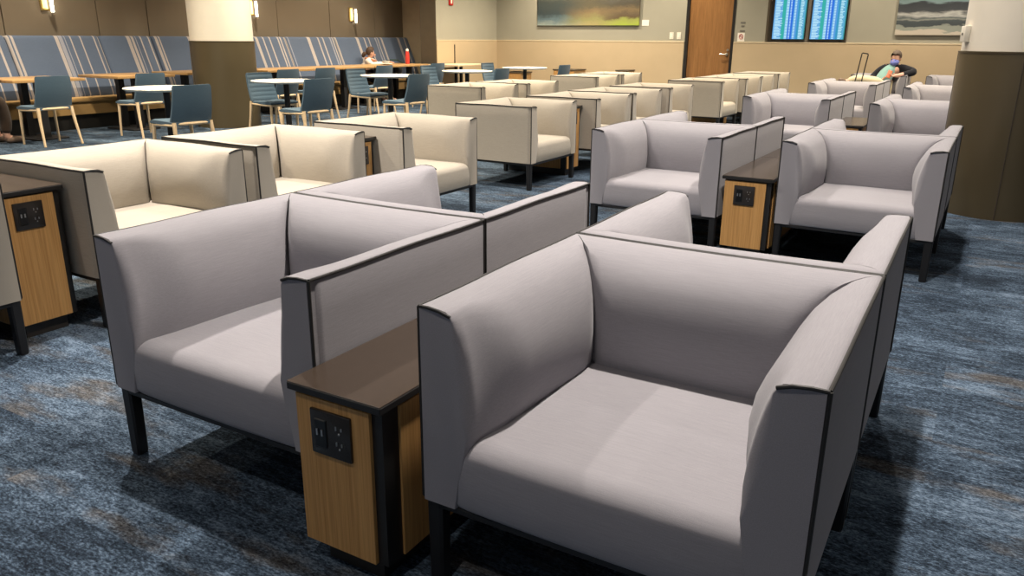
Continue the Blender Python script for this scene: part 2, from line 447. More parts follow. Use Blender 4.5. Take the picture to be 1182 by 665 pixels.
# ------------------------------------------------------------------ lounge chair
W, D, H, ZB = .852, .779, .722, .236
MIDP = [(.000, ZB), (.000, .36), (.000, .50), (.000, .62), (.000, .706), (.003, .716), (.010, .721), (.020, .7225), (.038, .7215), (.060, .7165), (.084, .707), (.106, .692),
        (.127, .669), (.145, .637), (.159, .597), (.167, .550), (.171, .500), (.169, .445), (.160, .395), (.150, .32), (.140, ZB)]
FRP = [(.000, ZB), (.000, .36), (.000, .50), (.000, .62), (.000, .706), (.003, .716), (.010, .721), (.025, .7215), (.045, .7205), (.062, .719), (.076, .716), (.085, .709),
       (.095, .694), (.106, .66), (.118, .61), (.127, .55), (.131, .49), (.128, .43), (.116, .36), (.102, .30), (.092, ZB)]
BACKF = 1.22
RF = .034
def arm_mesh(side, mat, name):
    w = MB(); rows = []
    ns = 22
    for i in range(ns+1):
        s = i/ns
        row = []
        for j, ((tm, zm), (tf, zf)) in enumerate(zip(MIDP, FRP)):
            yend = D/2-tm*BACKF-(.002 if tm > .03 else 0)
            tm = tm-(.006 if i == ns and tm > .06 else .0015 if i == ns-1 and tm > .06 else 0)
            y = lerp(-D/2+RF-.005, yend, s**1.35)
            kw = sm((zm-.42)/.16)
            yy = y+D/2-RF+.005; k = lerp(.30*sm(yy/.12)+.70*min(1., yy/(D*.60)), sm(yy/.17), kw)
            t, z = lerp(tf, tm, k), lerp(zf, zm, k)
            # soft front corner
            if i == 0 and 4 < j < 20: pass
            wav = .0022*math.sin(9*y+1.3)*math.sin(PI*s) if 4 <= j <= 9 else 0
            row.append((side*(-W/2+t), y, z+wav))
        rows.append(row)
    # the front face turns softly into the inner face; the outer edge stays crisp under its cord
    def front(a):
        dt, y = RF*(1-math.cos(a)), -D/2+RF-.005-RF*math.sin(a)
        r = []
        for j, (t, z) in enumerate(FRP):
            q = dt*sm((j-10)/3.)*(.12+.88*sm((z-.41)/.12)*(1-.92*sm((z-.60)/.10))) if j > 10 else 0
            r.append((side*(-W/2+max(.004, t-q)), y, z))
        return r
    w.grid([front(math.radians(a)) for a in (90, 78, 64, 50, 36, 22, 10)]+rows, closed_v=True, cap=True)
    return w.mesh(name, mat, 62)
def back_mesh(mat, name):
    w = MB(); rows = []; ns = 22
    for i in range(ns+1):
        s = i/ns; row = []
        for (t, z) in MIDP:
            e_ = .006 if i in (0, ns) and t > .06 else 0; xa = -W/2+t+(.002 if t > .03 else 0); x = lerp(xa, -xa, s); t -= e_
            puff = .012*math.sin(PI*s)*(1 if .3 < z < .68 and t > .08 else 0)
            dip = -.004*math.sin(PI*s) if z > .69 else 0
            row.append((x, D/2-t*BACKF-puff, z+dip))
        rows.append(row)
    w.grid(rows, closed_v=True, cap=True)
    return w.mesh(name, mat, 62)
def seat_mesh(mat, name):
    w = MB(); rows = []
    x0 = W/2-.086; nx = 22
    yb = D/2-.14; yf = -D/2-.004
    prof = [(yb, ZB), (yb, .402)]
    for k in range(1, 11): prof.append((lerp(yb, yf+.055, k/10), .402))
    for k in range(1, 8):
        a = PI/2*k/7; prof.append((yf+.055-.055*math.sin(a), .402-.042+.042*math.cos(a)))
    prof += [(yf-.002, .31), (yf+.002, ZB+.012), (yf+.010, ZB)]
    for i in range(nx+1):
        u = -1+2*i/nx; x = x0*u
        edge = max(0., (abs(u)-.86)/.14)
        row = []
        for (y, z) in prof:
            crown = .014*(1-u*u)*math.sin(PI*max(0, min(1, (yb-y)/(yb-yf))))
            zz = z + (crown if z > .34 else 0) - (.004*edge*edge if z > .33 else 0)
            yy = y + (.004*edge*edge if y < yf+.05 else 0) - (.006*(1-u*u) if y < yf+.05 else 0)
            row.append((x, yy, zz))
        rows.append(row)
    w.grid(rows, closed_v=True, cap=True)
    return w.mesh(name, mat, 50)
def arm_piping(side):
    w = MB(); r = .0042; X = side*(-W/2)
    s = side
    w.tube([(X+s*.001, lerp(-D/2, D/2, i/16), .717+.0022*math.sin(9*lerp(-D/2, D/2, i/16)+1.3)*math.sin(PI*i/16)) for i in range(17)], r, 8)
    w.tube([(X+s*.001, -D/2-.002, .717), (X+s*.03, -D/2-.007, .7195), (X+s*.06, -D/2-.009, .717), (X+s*.086, -D/2-.006, .707)], r, 8)
    w.tube([(X, -D/2-.001, .717), (X, -D/2-.002, .5), (X, -D/2-.002, ZB+.01), (X+s*.004, -D/2+.004, ZB)], r, 8)
    return w.mesh('piping', M['cord'])
def back_piping():
    w = MB()
    w.tube([(lerp(-W/2, W/2, i/16), D/2-.001, .717-.004*math.sin(PI*i/16)) for i in range(17)], .0042, 8)
    for s in (-1, 1): w.tube([(s*W/2, D/2-.001, .717), (s*W/2, D/2-.001, ZB)], .0034, 6)
    return w.mesh('piping', M['cord'])
def leg_mesh():
    w = MB(); rows = []
    for z, r in [(ZB-.004, .0215), (.12, .0205), (.012, .0195), (.0, .0175)]:
        rows.append([(x*r*(1 if abs(x) == abs(y) else 1), y*r, z) for x, y in
                     [(-.7, -1), (.7, -1), (1, -.7), (1, .7), (.7, 1), (-.7, 1), (-1, .7), (-1, -.7)]])
    w.grid(rows, closed_v=True, cap=True)
    return w.mesh('leg', M['black_metal'])
def frame_mesh():
    w = MB(); z = ZB-.0105
    a, b_ = W/2-.02, D/2-.02
    for y in (-b_, b_): w.box((0, y, z), (2*a, .03, .019), .003, 1)
    for x in (-a, a): w.box((x, 0, z), (.03, 2*b_, .019), .003, 1)
    w.box((0, 0, z+.004), (2*a-.03, 2*b_-.03, .012))
    return w.mesh('frame', M['black_metal'])
CH_MESH = {}
def lounge_chair(matkey):
    m = M[matkey]
    t = thing('lounge_chair', '', 'armchair')
    put('seat', seat_mesh(m, 'seat_'+matkey), t)
    b = put('backrest', back_mesh(m, 'backrest_'+matkey), t); put('piping', BACKP, b)
    for s in (1, -1):
        a = put('armrest', arm_mesh(s, M[matkey+'_arm'], 'armrest_%s_%d' % (matkey, s)), t); put('piping', ARMP[s], a)
    put('frame', FRAME, t)
    for sx in (-1, 1):
        for sy in (-1, 1):
            put('leg', LEG, t, (sx*(W/2-.023), sy*(D/2-.025), 0))
    return t
BACKP, ARMP, FRAME, LEG = back_piping(), {1: arm_piping(1), -1: arm_piping(-1)}, frame_mesh(), leg_mesh()

GREY_G, CREAM_G = 'grey upholstered lounge chairs set back to back', 'cream upholstered lounge chairs in rows'
first = {}
def chair(matkey, x, y, rz, label):
    g = GREY_G if matkey == 'grey' else CREAM_G
    if matkey not in first:
        t = lounge_chair(matkey); first[matkey] = t
        t.location = (x, y, 0); t.rotation_euler = (0, 0, rz); t['label'] = label; t['group'] = g
        return t
    return dup(first[matkey], (x, y, 0), rz, label, g)
# back-to-back pairs: (left x, front y, turn, label of the chair facing us, label of the one behind)
pairs = [
 (-1.0188, 1.2997, .0119, 'nearest grey lounge chair, facing us in the right foreground', 'grey lounge chair backed against the nearest one, facing away, right of the aisle table'),
 (-2.2004, 1.2962, .006, 'grey lounge chair facing us at left of the foreground bamboo table', 'grey lounge chair facing away, backed against the front left grey chair'),
 (-2.2040, 4.6814, -.0018, 'grey lounge chair facing us in the second row, left of the outlet table', 'grey lounge chair facing away behind the second-row chair left of the table'),
 (-1.0194, 4.7347, -.0009, 'grey lounge chair facing us in the second row, beside the bronze column', 'grey lounge chair facing away behind the second-row chair next to the bronze column'),
 (-2.2409, 8.3599, .0, 'grey lounge chair facing us in the third row, nearer the cream chairs', 'grey lounge chair facing away behind the third-row chair nearer the cream chairs'),
 (-.9850, 8.0743, -.012, 'grey lounge chair facing us in the third row, partly behind the bronze column', 'grey lounge chair facing away behind the third-row chair cut by the column'),
 (-2.2270, 11.5389, .0, 'grey lounge chair facing us in the fourth row, in front of the suitcase', 'grey lounge chair facing away in the fourth row, turned toward the suitcase'),
 (-1.0184, 11.1964, .0, 'grey lounge chair facing us in the fourth row, cut by the bronze column', 'grey lounge chair facing away in the fourth row, behind the chair cut by the column'),
]
for (x, y, r, la, lb) in pairs:
    px, py = x+W/2, y+D                       # pivot: middle of the shared back line
    o = Vector((0, -D/2-.005)); c, s = math.cos(r), math.sin(r)
    chair('grey', px-o.y*s, py+o.y*c, r, la)
    chair('grey', px+o.y*s, py-o.y*c, r+PI, lb)
chair('grey', -2.182+W/2, 14.7896+D/2, 0, 'grey lounge chair by the back wall with the man in it')
chair('grey', -1.036+W/2, 14.80+D/2, 0, 'empty grey lounge chair by the back wall, right of the seated man')
cream = [
 (-4.079, .737, 'cream lounge chair at the far left edge, mostly cut off'),
 (-4.077, 1.929, 'nearest whole cream lounge chair, right of the dark-topped table at the left edge'),
 (-4.095, 2.890, 'cream lounge chair directly behind the nearest one, touching its side'),
 (-4.006, 4.013, 'cream lounge chair at the far end of the first group, beyond the half-hidden outlet'),
 (-4.136, 5.902, 'cream lounge chair with its whole side panel toward us across the aisle gap'),
 (-4.080, 7.072, 'cream lounge chair just past the narrow bamboo table in the second group'),
 (-4.117, 8.062, 'third cream lounge chair in the second group along the aisle'),
 (-4.125, 9.209, 'last cream lounge chair of the second group along the aisle'),
 (-4.044, 11.033, 'cream lounge chair starting the far group, side panel below the brown door'),
 (-4.003, 12.09, 'second cream lounge chair of the far group under the brown door'),
 (-4.003, 12.97, 'third cream lounge chair of the far group, right of the brown door'),
 (-4.012, 14.146, 'farthest cream lounge chair on the aisle, close to the back wall'),
]
for (x, y, la) in cream: chair('cream', x+D/2, y+W/2, PI/2, la)
second = [
 (-5.97, 7.93, 'nearest cream lounge chair of the rear column, beside the white round tables'),
 (-5.93, 8.93, 'second cream lounge chair of the rear column, touching the nearest one'),
 (-5.99, 11.12, 'third cream lounge chair of the rear column, past the gap'),
 (-6.05, 12.22, 'farthest cream lounge chair of the rear column, before the beige wall'),
]
for (x, y, la) in second: chair('cream', x+D/2, y+W/2, PI/2, la)

# ------------------------------------------------------------------ side tables with outlets
def outlet(parent, x, y, z, sc_=1.):
    p = MB().box((0, 0, 0), (.124*sc_, .010, .117*sc_), .004, 2).obj('outlet_plate', M['outlet'], parent, (x, y, z))
    w = MB().box((-.028*sc_, -.006, 0), (.036*sc_, .005, .074*sc_), .002, 1)
    w.obj('usb_module', M['slot'], p)
    w = MB()
    for dx in (-.036, -.021): w.box((dx*sc_, -.0095, .004*sc_), (.005, .003, .016*sc_))
    w.obj('usb_port', M['port'], p)
    w = MB()
    for dz in (.020, -.020):
        for dx, hh in ((.020, .010), (.036, .008)): w.box((dx*sc_, -.0055, dz*sc_+.004), (.003, .003, hh))
        w.lathe([(.0001, 0), (.003, 0), (.003, .003), (.0001, .003)], (.028*sc_, 0, 0), 8) if False else None
        w.box((.028*sc_, -.0055, dz*sc_-.009), (.005, .003, .005), .001, 1)
    w.obj('socket', M['port'], p)
    return p
def side_table(label, loc, rz, wid, ln, ht, group):
    """front of the table is at local y=0, the body runs to +y"""
    t = thing('side_table', label, 'side table', loc, rz, group)
    tp = MB().box((0, ln/2, ht-.012), (wid, ln, .019), .002, 1).obj('top', M['carcass'], t)
    MB().box((0, ln/2, ht-.0015), (wid-.002, ln-.002, .003), .001, 1).obj('laminate', M['espresso'], tp)
    bw = wid-.030
    MB().box((0, ln/2, (ht-.024+.066)/2), (bw, ln-.045, ht-.024-.066)).obj('carcass', M['carcass'], t)
    MB().box((0, ln/2, .033), (bw-.075, ln-.10, .066)).obj('plinth', M['plinth'], t)
    zc, zh = (ht-.030+.068)/2, ht-.030-.068
    MB().box((-.014, .017, zc), (bw-.030, .012, zh), .001, 1).obj('front_panel', M['bamboo'], t)
    for s in (-1, 1):
        MB().box((s*(bw/2+.001), ln/2+.012, zc), (.010, ln-.135, zh), .001, 1).obj('side_panel', M['bamboo'], t)
    outlet(t, -.015, .008, ht-.113)
    return t
TG = 'bamboo side tables between the grey chairs'
tx = -1.192
side_table('bamboo side table with black outlet in the foreground between two grey chairs', (tx, 1.19, 0), .0119, .284, .90, .50, TG)
side_table('bamboo side table facing the second row from behind the foreground one', (tx-.006, 2.995, 0), .009+PI, .28, .90, .50, TG)
side_table('bamboo side table with outlet between the two second-row grey chairs', (tx+.008, 4.68, 0), 0, .304, .90, .50, TG)
side_table('side table end to end behind the second-row outlet table, only its dark top showing', (tx+.008, 6.485, 0), PI, .304, .90, .50, TG)
side_table('side table between the third-row grey chairs, dark glossy top', (-1.19, 8.20, 0), 0, .30, .90, .50, TG)
side_table('side table between the fourth-row grey chairs', (-1.20, 11.35, 0), 0, .30, .90, .50, TG)
TC = 'tall bamboo side tables between the cream chairs'
side_table('tall bamboo side table with outlet at the left edge between cream chairs', (-3.44, 1.768, 0), PI/2, .29, .74, .655, TC)
side_table('tall bamboo side table half hidden between cream chairs of the first group', (-3.44, 3.877, 0), PI/2, .255, .70, .655, TC)
side_table('tall narrow bamboo side table just past the cream chair across the aisle gap', (-3.44, 6.91, 0), PI/2, .30, .74, .655, TC)
side_table('tall bamboo side table between the last two cream chairs of the second group', (-3.44, 9.06, 0), PI/2, .28, .74, .655, TC)
side_table('tall bamboo side table between the first two cream chairs under the door', (-3.44, 11.985, 0), PI/2, .19, .70, .655, TC)
side_table('tall bamboo side table before the farthest cream chair on the aisle', (-3.44, 13.985, 0), PI/2, .27, .70, .655, TC)

# ------------------------------------------------------------------ banquette along the left wall
bq = thing('banquette', 'long blue striped banquette with tan seat along the brown wall', 'banquette', (-11.2, 9.3, 0))
BX = -11.2; BY = 9.3
Y0, Y1 = 3.2, 14.50
joints = [3.2, 4.55, 5.92, 7.24, 8.10, 9.45, 10.86, 12.17, 13.40, 14.50]
import itertools
def px2y(x, y=44., X=-11.43):
    ya, pi_, ro, f, Hh = CAM['yaw'], CAM['pitch'], CAM['roll'], CAM['f'], CAM['H']
    F = Vector((-math.sin(ya)*math.cos(pi_), math.cos(ya)*math.cos(pi_), -math.sin(pi_)))
    R = Vector((math.cos(ya), math.sin(ya), 0)); U = R.cross(F)
    R2 = R*math.cos(ro)+U*math.sin(ro); U2 = -R*math.sin(ro)+U*math.cos(ro)
    d = F+R2*((x-591)/f)+U2*((332.5-y)/f)
    return d.y*X/d.x
# stripe edges along the wall, in metres (g = pale grey, b = beige, n = navy shadow line of weave)
SP = [(6.5, 9, 'b'), (11, 14, 'b'), (62, 66, 'b'), (66.7, 71, 'g'), (73, 74, 'g'), (79.5, 81, 'b'), (91, 92.5, 'b'), (106.5, 108, 'b'), (111.5, 113, 'b'),
      (145, 149, 'b'), (150.3, 153, 'b'), (155, 156, 'g'), (160.5, 162, 'b'), (169.5, 171, 'b'), (177.5, 180.5, 'b'), (182, 183.5, 'b'),
      (293.5, 296.5, 'b'), (302, 303.5, 'b'), (309.5, 311, 'b'), (319, 320.5, 'b'), (322, 323.4, 'b'), (326.6, 329.3, 'b'), (331, 332, 'g'), (353.5, 357, 'b'), (365.5, 367, 'b'),
      (371, 372.5, 'b'), (379.5, 381, 'g'), (382.3, 383.4, 'b'), (386, 388.5, 'b'), (410, 413, 'b'), (419, 420.3, 'b'), (424, 425.3, 'b'), (432.5, 433.6, 'g'), (434.6, 435.6, 'b'),
      (438.5, 440.4, 'b'), (457.5, 460, 'b'), (465, 466.2, 'b'), (469.5, 470.6, 'b'), (476, 478, 'b')]
stripes = [(px2y(a), px2y(b_), k) for a, b_, k in SP]
stripes += [(4.75, 4.79, 'b'), (5.2, 5.27, 'b'), (5.45, 5.47, 'b'), (5.62, 5.64, 'b'), (5.78, 5.81, 'b'), (4.3, 4.34, 'b'), (4.44, 4.47, 'b'), (3.8, 3.86, 'b'), (8.75, 8.8, 'b'), (8.95, 8.98, 'b'), (9.2, 9.23, 'b'), (9.55, 9.6, 'b'), (9.9, 9.95, 'b')]
for a, b_ in zip(joints[:-1], joints[1:]):
    a += .006; b_ -= .006
    cuts = {a, b_, a+.012, a+.03, b_-.012, b_-.03}
    for s0, s1, k in stripes:
        if a+.012 < s0 and s1 < b_-.012: cuts |= {s0, s1}
    cuts = sorted(cuts)
    q = MB()
    # cross-section (x from wall side, z) of a reclined padded panel, front surface first
    front = [(-11.13, .435), (-11.125, .47), (-11.16, .60), (-11.225, .78), (-11.30, .96), (-11.375, 1.14), (-11.405, 1.215), (-11.425, 1.25), (-11.455, 1.262), (-11.49, 1.255)]
    rear = [(-11.55, 1.20), (-11.52, .9), (-11.45, .435)]
    rows = []
    for y in cuts:
        e = min(y-a, b_-y); ins = .030*max(0., 1-e/.03)**2
        row = []
        for k, (x, z) in enumerate(front+rear):
            xx, zz = x, z
            if k < len(front): xx -= ins
            if k in (6, 7, 8): zz -= ins*.5
            row.append((xx-BX, y-BY, zz))
        rows.append(row)
    q.grid(rows, closed_v=True, cap=True)
    for f in q.bm.faces:
        c = f.calc_center_median(); yy = c.y+BY
        if abs(f.normal.y if f.normal.length else 0) > .99: continue
        for s0, s1, k in stripes:
            if s0 <= yy <= s1: f.material_index = 1 if k == 'b' else 2
    q.obj('back_panel', [M['banq_blue'], M['stripe_beige'], M['stripe_grey']], bq, None, 50)
sy = [3.2, 5.92, 8.10, 10.86, 13.40, 14.50]
for a, b_ in zip(sy[:-1], sy[1:]):
    MB().box((-11.24-BX, (a+b_)/2-BY, .405), (.50, b_-a-.012, .07), .022, 3).obj('seat_cushion', M['banq_seat'], bq)
MB().box((-11.26-BX, (Y0+Y1)/2-BY, .285), (.46, Y1-Y0, .17), .004, 1).obj('base', M['banq_seat'], bq)
MB().box((-11.30-BX, (Y0+Y1)/2-BY, .10), (.42, Y1-Y0, .20)).obj('toe_kick', M['carcass'], bq)

# ------------------------------------------------------------------ dining chairs
def dining_chair_proto():
    t = thing('dining_chair', '', 'dining chair')
    # seat faces -y ; back at +y
    w = MB(); rows = []
    for i in range(13):
        u = -1+2*i/12
        row = []
        for (y, z) in [(.215, .455), (.12, .462), (0, .466), (-.12, .468), (-.185, .466), (-.215, .456), (-.222, .440), (-.214, .424), (0, .420), (.215, .420)]:
            hw = lerp(.205, .225, (0.22-y)/.44)
            e = max(0, (abs(u)-.8)/.2)
            row.append((u*hw, y, z-(.012*e*e if z > .45 else 0)-.006*(1-u*u)*(1 if z > .45 else 0)))
        rows.append(row)
    w.grid(rows, closed_v=True, cap=True); w.obj('seat', M['blue'], t, None, 50)
    w = MB(); rows = []
    nz, nx = 16, 16
    def pt(u, v, side):
        z = .455+.355*v
        y = .205+.085*v-.055*u*u*0.6+(.012*math.sin(PI*v))
        hw = .222-.018*v
        if v > .93: hw -= .012*((v-.93)/.07)**2
        rib = 0
        if side < 0: rib = .0045*abs(math.sin(PI*6.5*v))*sm((1-abs(u))/.25)
        return (u*hw, y+side*.013-rib+(0 if side > 0 else 0), z)
    for i in range(nx+1):
        u = -1+2*i/nx
        row = [pt(u, k/52, -1) for k in range(53)]
        row += [pt(u, 1-k/nz, 1) for k in range(nz+1)]
        rows.append(row)
    w.grid(rows, closed_v=True, cap=True); w.obj('backrest', M['blue'], t, None, 60)
    w = MB()
    w.tube([(u*.205, .222-.035*u*u+.0, .432) for u in [-1, -.66, -.33, 0, .33, .66, 1]], .016, 8)
    w.tube([(-.20, -.19, .408), (.20, -.19, .408)], .015, 8)
    for s in (-1, 1): w.tube([(s*.205, -.19, .408), (s*.2, .2, .42)], .015, 8)
    w.obj('frame', M['oak'], t)
    for s in (-1, 1):
        MB().tube([(s*.203, -.188, .425), (s*.212, -.195, .2), (s*.218, -.20, 0)], .019, 10, r2=.012).obj('leg', M['oak'], t)
        MB().tube([(s*.200, .200, .448), (s*.212, .225, .25), (s*.228, .275, 0)], .021, 10, r2=.013).obj('leg', M['oak'], t)
    return t
DC = 'blue dining chairs with oak legs'
dc0 = dining_chair_proto()
dc_used = []
def dchair(x, y, rz, label):
    if not dc_used:
        o = dc0; o.location = (x, y, 0); o.rotation_euler = (0, 0, rz); o['label'] = label; o['group'] = DC
    else: o = dup(dc0, (x, y, 0), rz, label, DC)
    dc_used.append(o); return o
FX, FXp = -PI/2, PI/2     # facing -x, facing +x
dchair(-9.84, 5.42, FX, 'blue dining chair seen from behind at the leftmost oak table')
dchair(-9.68, 6.60, FX, 'blue dining chair at the second oak table, behind the nearest white table')
dchair(-7.12, 5.28, FX-.12, 'blue dining chair seen from behind at the nearest white round table')
dchair(-8.25, 7.56, FXp-.05, 'blue dining chair facing the second white round table from its left')
dchair(-7.02, 6.93, FX-.1, 'blue dining chair seen from behind at the second white round table')
dchair(-9.32, 9.42, FX, 'blue dining chair at the oak table right of the tan column')
dchair(-8.20, 9.42, FXp, 'blue dining chair left of the third white table, ribbed front visible')
dchair(-6.87, 8.62, FX-.05, 'blue dining chair seen from behind right of the third white table')
dchair(-9.35, 10.88, FX, 'blue dining chair at the long oak table in front of the seated woman')
dchair(-8.27, 11.35, FXp, 'blue dining chair left of the fourth white round table')
dchair(-7.08, 11.05, FX, 'blue dining chair seen from behind right of the fourth white table')
dchair(-8.27, 13.25, FXp, 'blue dining chair left of the farthest white round table')
dchair(-7.10, 13.25, FX, 'blue dining chair right of the farthest white round table')
dchair(-9.35, 12.42, FX, 'small far blue dining chair at the end of the oak tables')
dchair(-9.30, 8.62, FX, 'blue dining chair mostly hidden beside the tan and bronze column')

# white round tables
def round_table_proto():
    t = thing('round_table', '', 'table')
    MB().lathe([(.001, .712), (.36, .712), (.405, .716), (.424, .728), (.428, .735), (.424, .741), (.41, .742), (.001, .742)], n=56).obj('tabletop', M['white_top'], t)
    MB().lathe([(.001, .012), (.036, .012), (.036, .70), (.10, .704), (.10, .712), (.001, .712)], n=24).obj('column', M['black_metal'], t)
    MB().lathe([(.001, 0), (.23, 0), (.235, .006), (.22, .014), (.05, .022), (.001, .022)], n=40).obj('base', M['black_metal'], t)
    return t
RT = 'white round dining tables'
rt = round_table_proto(); rt.location = (-7.70, 5.56, 0); rt['label'] = 'nearest white round table on a black post'; rt['group'] = RT
for x, y, la in [(-7.79, 7.37, 'second white round table, right of the tan and bronze column'), (-7.70, 9.32, 'third white round table, in front of the seated woman'),
                 (-7.74, 11.40, 'fourth white round table, behind the cream chairs'), (-7.75, 13.36, 'farthest white round table, near the back wall corner')]:
    dup(rt, (x, y, 0), 0, la, RT)
# oak tables at the banquette
OT = 'oak dining tables along the banquette'
def oak_table(y0, y1, label, x0=-10.95, x1=-10.05, posts=None):
    t = thing('oak_table', label, 'table', ((x0+x1)/2, (y0+y1)/2, 0), 0, OT)
    MB().box((0, 0, .734), (x1-x0, y1-y0, .034), .003, 2).obj('tabletop', M['table_oak'], t)
    for py in (posts or [0]):
        p = MB().box((.16, py, .37), (.085, .085, .70)).box((-.2, py, .37), (.085, .085, .70)).obj('post', M['black_metal'], t)
        MB().box((0, py, .012), (.62, .42 if y1-y0 < 1 else .5, .024), .008, 2).obj('base', M['black_metal'], t)
    return t
oak_table(5.20, 6.10, 'leftmost oak dining table with the hand resting over it')
oak_table(6.55, 7.43, 'oak dining table at the banquette, second from the left edge')
oak_table(7.80, 8.62, 'oak dining table mostly hidden behind the tan and bronze column', -11.10, -10.27)
oak_table(9.14, 10.62, 'oak dining table just right of the tan and bronze column')
oak_table(10.66, 11.72, 'oak dining table at the banquette, left of the seated woman')
oak_table(11.76, 13.50, 'long oak dining table carrying the red bottle and plate', posts=[-.5, .5])
t = thing('far_table', 'light oak table at the far corner by the beige return wall', 'table', (-9.65, 13.9, 0))
MB().box((0, 0, .735), (.75, 1.1, .03), .003, 2).obj('tabletop', M['oak'], t)
for s in (-1, 1): MB().box((0, s*.09, .37), (.05, .05, .70)).obj('post', M['black_metal'], t)
MB().box((0, 0, .012), (.5, .5, .024), .006, 1).obj('base', M['black_metal'], t)

# low wooden cabinets along the back wall
def cabinet(x, y, w_, d_, h_, label):
    t = thing('low_cabinet', label, 'cabinet', (x, y, 0), 0, 'low wooden cabinets by the back wall')
    MB().box((0, 0, h_/2+.03), (w_, d_, h_-.06)).obj('body', M['table_oak'], t)
    MB().box((0, 0, h_-.012), (w_+.03, d_+.03, .024), .003, 1).obj('top', M['dark_panel'], t)
    MB().box((0, .01, .03), (w_-.06, d_-.06, .06)).obj('plinth', M['carcass'], t)
    MB().box((0, -d_/2-.006, h_/2+.02), (w_*.94, .014, h_-.14), .002, 1).obj('door', M['bamboo'], t)
cabinet(-8.02, 15.75, .52, .5, .64, 'low wooden cabinet at the back wall, beyond the farthest white table')
cabinet(-9.20, 15.55, .44, .45, .56, 'low wooden cabinet seen under the farthest white table top')
cabinet(-6.72, 15.75, .24, .4, .655, 'narrow low cabinet against the wall behind the rear cream chairs')

# ------------------------------------------------------------------ things on the walls
def sconce(y, z, label):
    t = thing('wall_sconce', label, 'wall lamp', (XL+.024, y, z), 0, 'tube sconces on the brown wall')
    MB().box((.012, -.045, .145), (.024, .10, .27), .003, 1).obj('backplate', M['brass'], t)
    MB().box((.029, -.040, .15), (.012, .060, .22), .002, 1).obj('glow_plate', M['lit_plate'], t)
    MB().lathe([(.001, -.01), (.019, -.01), (.021, -.005), (.021, .25), (.001, .25)], (.085, .028, 0), 20).obj('glass_tube', M['tube'], t)
    MB().lathe([(.001, -.045), (.020, -.045), (.026, -.035), (.026, -.01), (.001, -.01)], (.085, .028, 0), 20).obj('end_cap', M['steel'], t)
    MB().box((.045, .0, .02), (.08, .02, .02)).obj('arm', M['brass'], t)
sconce(6.64, 1.585, 'lit tube wall sconce above the left end of the banquette')
sconce(10.30, 1.61, 'lit tube wall sconce beside the white column')
sconce(12.90, 1.56, 'lit tube wall sconce above the seated woman')

def picture(x0, x1, z0, z1, mat, label):
    t = thing('painting', label, 'painting', ((x0+x1)/2, YB-.002, z0))
    MB().box((0, -.022, (z1-z0)/2), (x1-x0, .036, z1-z0), .002, 1).obj('canvas', mat, t)
    MB().box((0, -.008, (z1-z0)/2), (x1-x0-.03, .016, z1-z0-.03)).obj('stretcher', M['card'], t)
    return t
picture(-9.01, -6.60, 1.535, 2.72, M['canvas_land'], 'wide dark green and gold landscape painting left of the brown door')
picture(-1.74, -.10, 1.365, 2.45, M['canvas_sea'], 'seascape painting in grey green bands, partly behind the white column')
tag(MB().box((-6.47, YB-.003, 1.585), (.15, .006, .115), .001, 1).obj('caption_card', M['card']), 'small white caption card beside the landscape painting', 'card')
def switch(x, label):
    t = thing('light_switch', label, 'switch', (x, YB, 1.335), 0, 'switches left of the door')
    MB().box((0, -.004, 0), (.085, .008, .135), .002, 1).obj('plate', M['plastic_white'], t)
    MB().box((0, -.010, 0), (.035, .006, .07), .002, 1).obj('rocker', M['card'], t)
switch(-5.89, 'light switch plate farther from the brown door frame, left one')
switch(-5.735, 'light switch plate next to the brown door frame, right one')
# little signs right of the door
def text_obj(body, size, mat, parent, loc, rot=(PI/2, 0, 0)):
    cu = bpy.data.curves.new('lettering', 'FONT'); cu.body = body; cu.size = size; cu.extrude = .0006
    cu.align_x = 'CENTER'; cu.align_y = 'CENTER'
    cu.materials.append(mat)
    o = bpy.data.objects.new('lettering', cu); COL.objects.link(o); o.parent = parent; o.location = loc; o.rotation_euler = rot
    return o
t = thing('door_sign', 'dark lines of small wall lettering right of the brown door', 'sign', (-4.455, YB, 1.43))
w = MB()
for z, ww in ((.155, .09), (.09, .06), (.0, .10)): w.box((0, -.003, z), (ww, .006, .030), .001, 1)
w.obj('lettering', M['sign_grey'], t)
t = thing('notice', 'small white notice with a red mark below the wall lettering', 'sign', (-4.47, YB, 1.315))
MB().box((0, -.003, 0), (.14, .006, .16), .001, 1).obj('sheet', M['card'], t)
w = MB(); w.tube([(.032*math.cos(a), -.008, .01+.045*math.sin(a)) for a in [2*PI*i/20 for i in range(20)]], .006, 6, closed=True)
w.tube([(-.02, -.008, .03), (.02, -.008, -.01)], .005, 6)
w.obj('symbol', M['red'], t)
# screens
def screen(x0, x1, mat, label):
    t = thing('departure_screen', label, 'screen', ((x0+x1)/2, YB+.05, 1.275), 0, 'departure screens in the wall recess')
    MB().box((0, 0, .49), (x1-x0+.03, .05, 1.01), .004, 1).obj('casing', M['carcass'], t)
    MB().box((0, -.027, .50), (x1-x0, .006, .98)).obj('display', mat, t)
screen(-3.885, -3.300, M['board_a'], 'left of the two lit blue departure screens')
screen(-3.190, -2.590, M['board_b'], 'right of the two lit blue departure screens')
# fire alarm pull on the return wall
t = thing('fire_alarm', 'red fire alarm device high on the wall left of the landscape painting', 'alarm', (PX, 14.28, 1.90))
MB().box((.014, 0, .11), (.028, .15, .20), .012, 3).obj('body', M['red'], t)
MB().box((.030, 0, .12), (.006, .05, .15), .002, 1).obj('strobe', M['card'], t)
# tall slot handle in the wood of the return wall
w = MB(); w.box((PX+.022, 14.38, .85), (.012, .03, .56), .003, 1)
tag(w.obj('pull_handle', M['carcass']), 'tall thin dark pull handle on the beige wood below the alarm', 'handle')
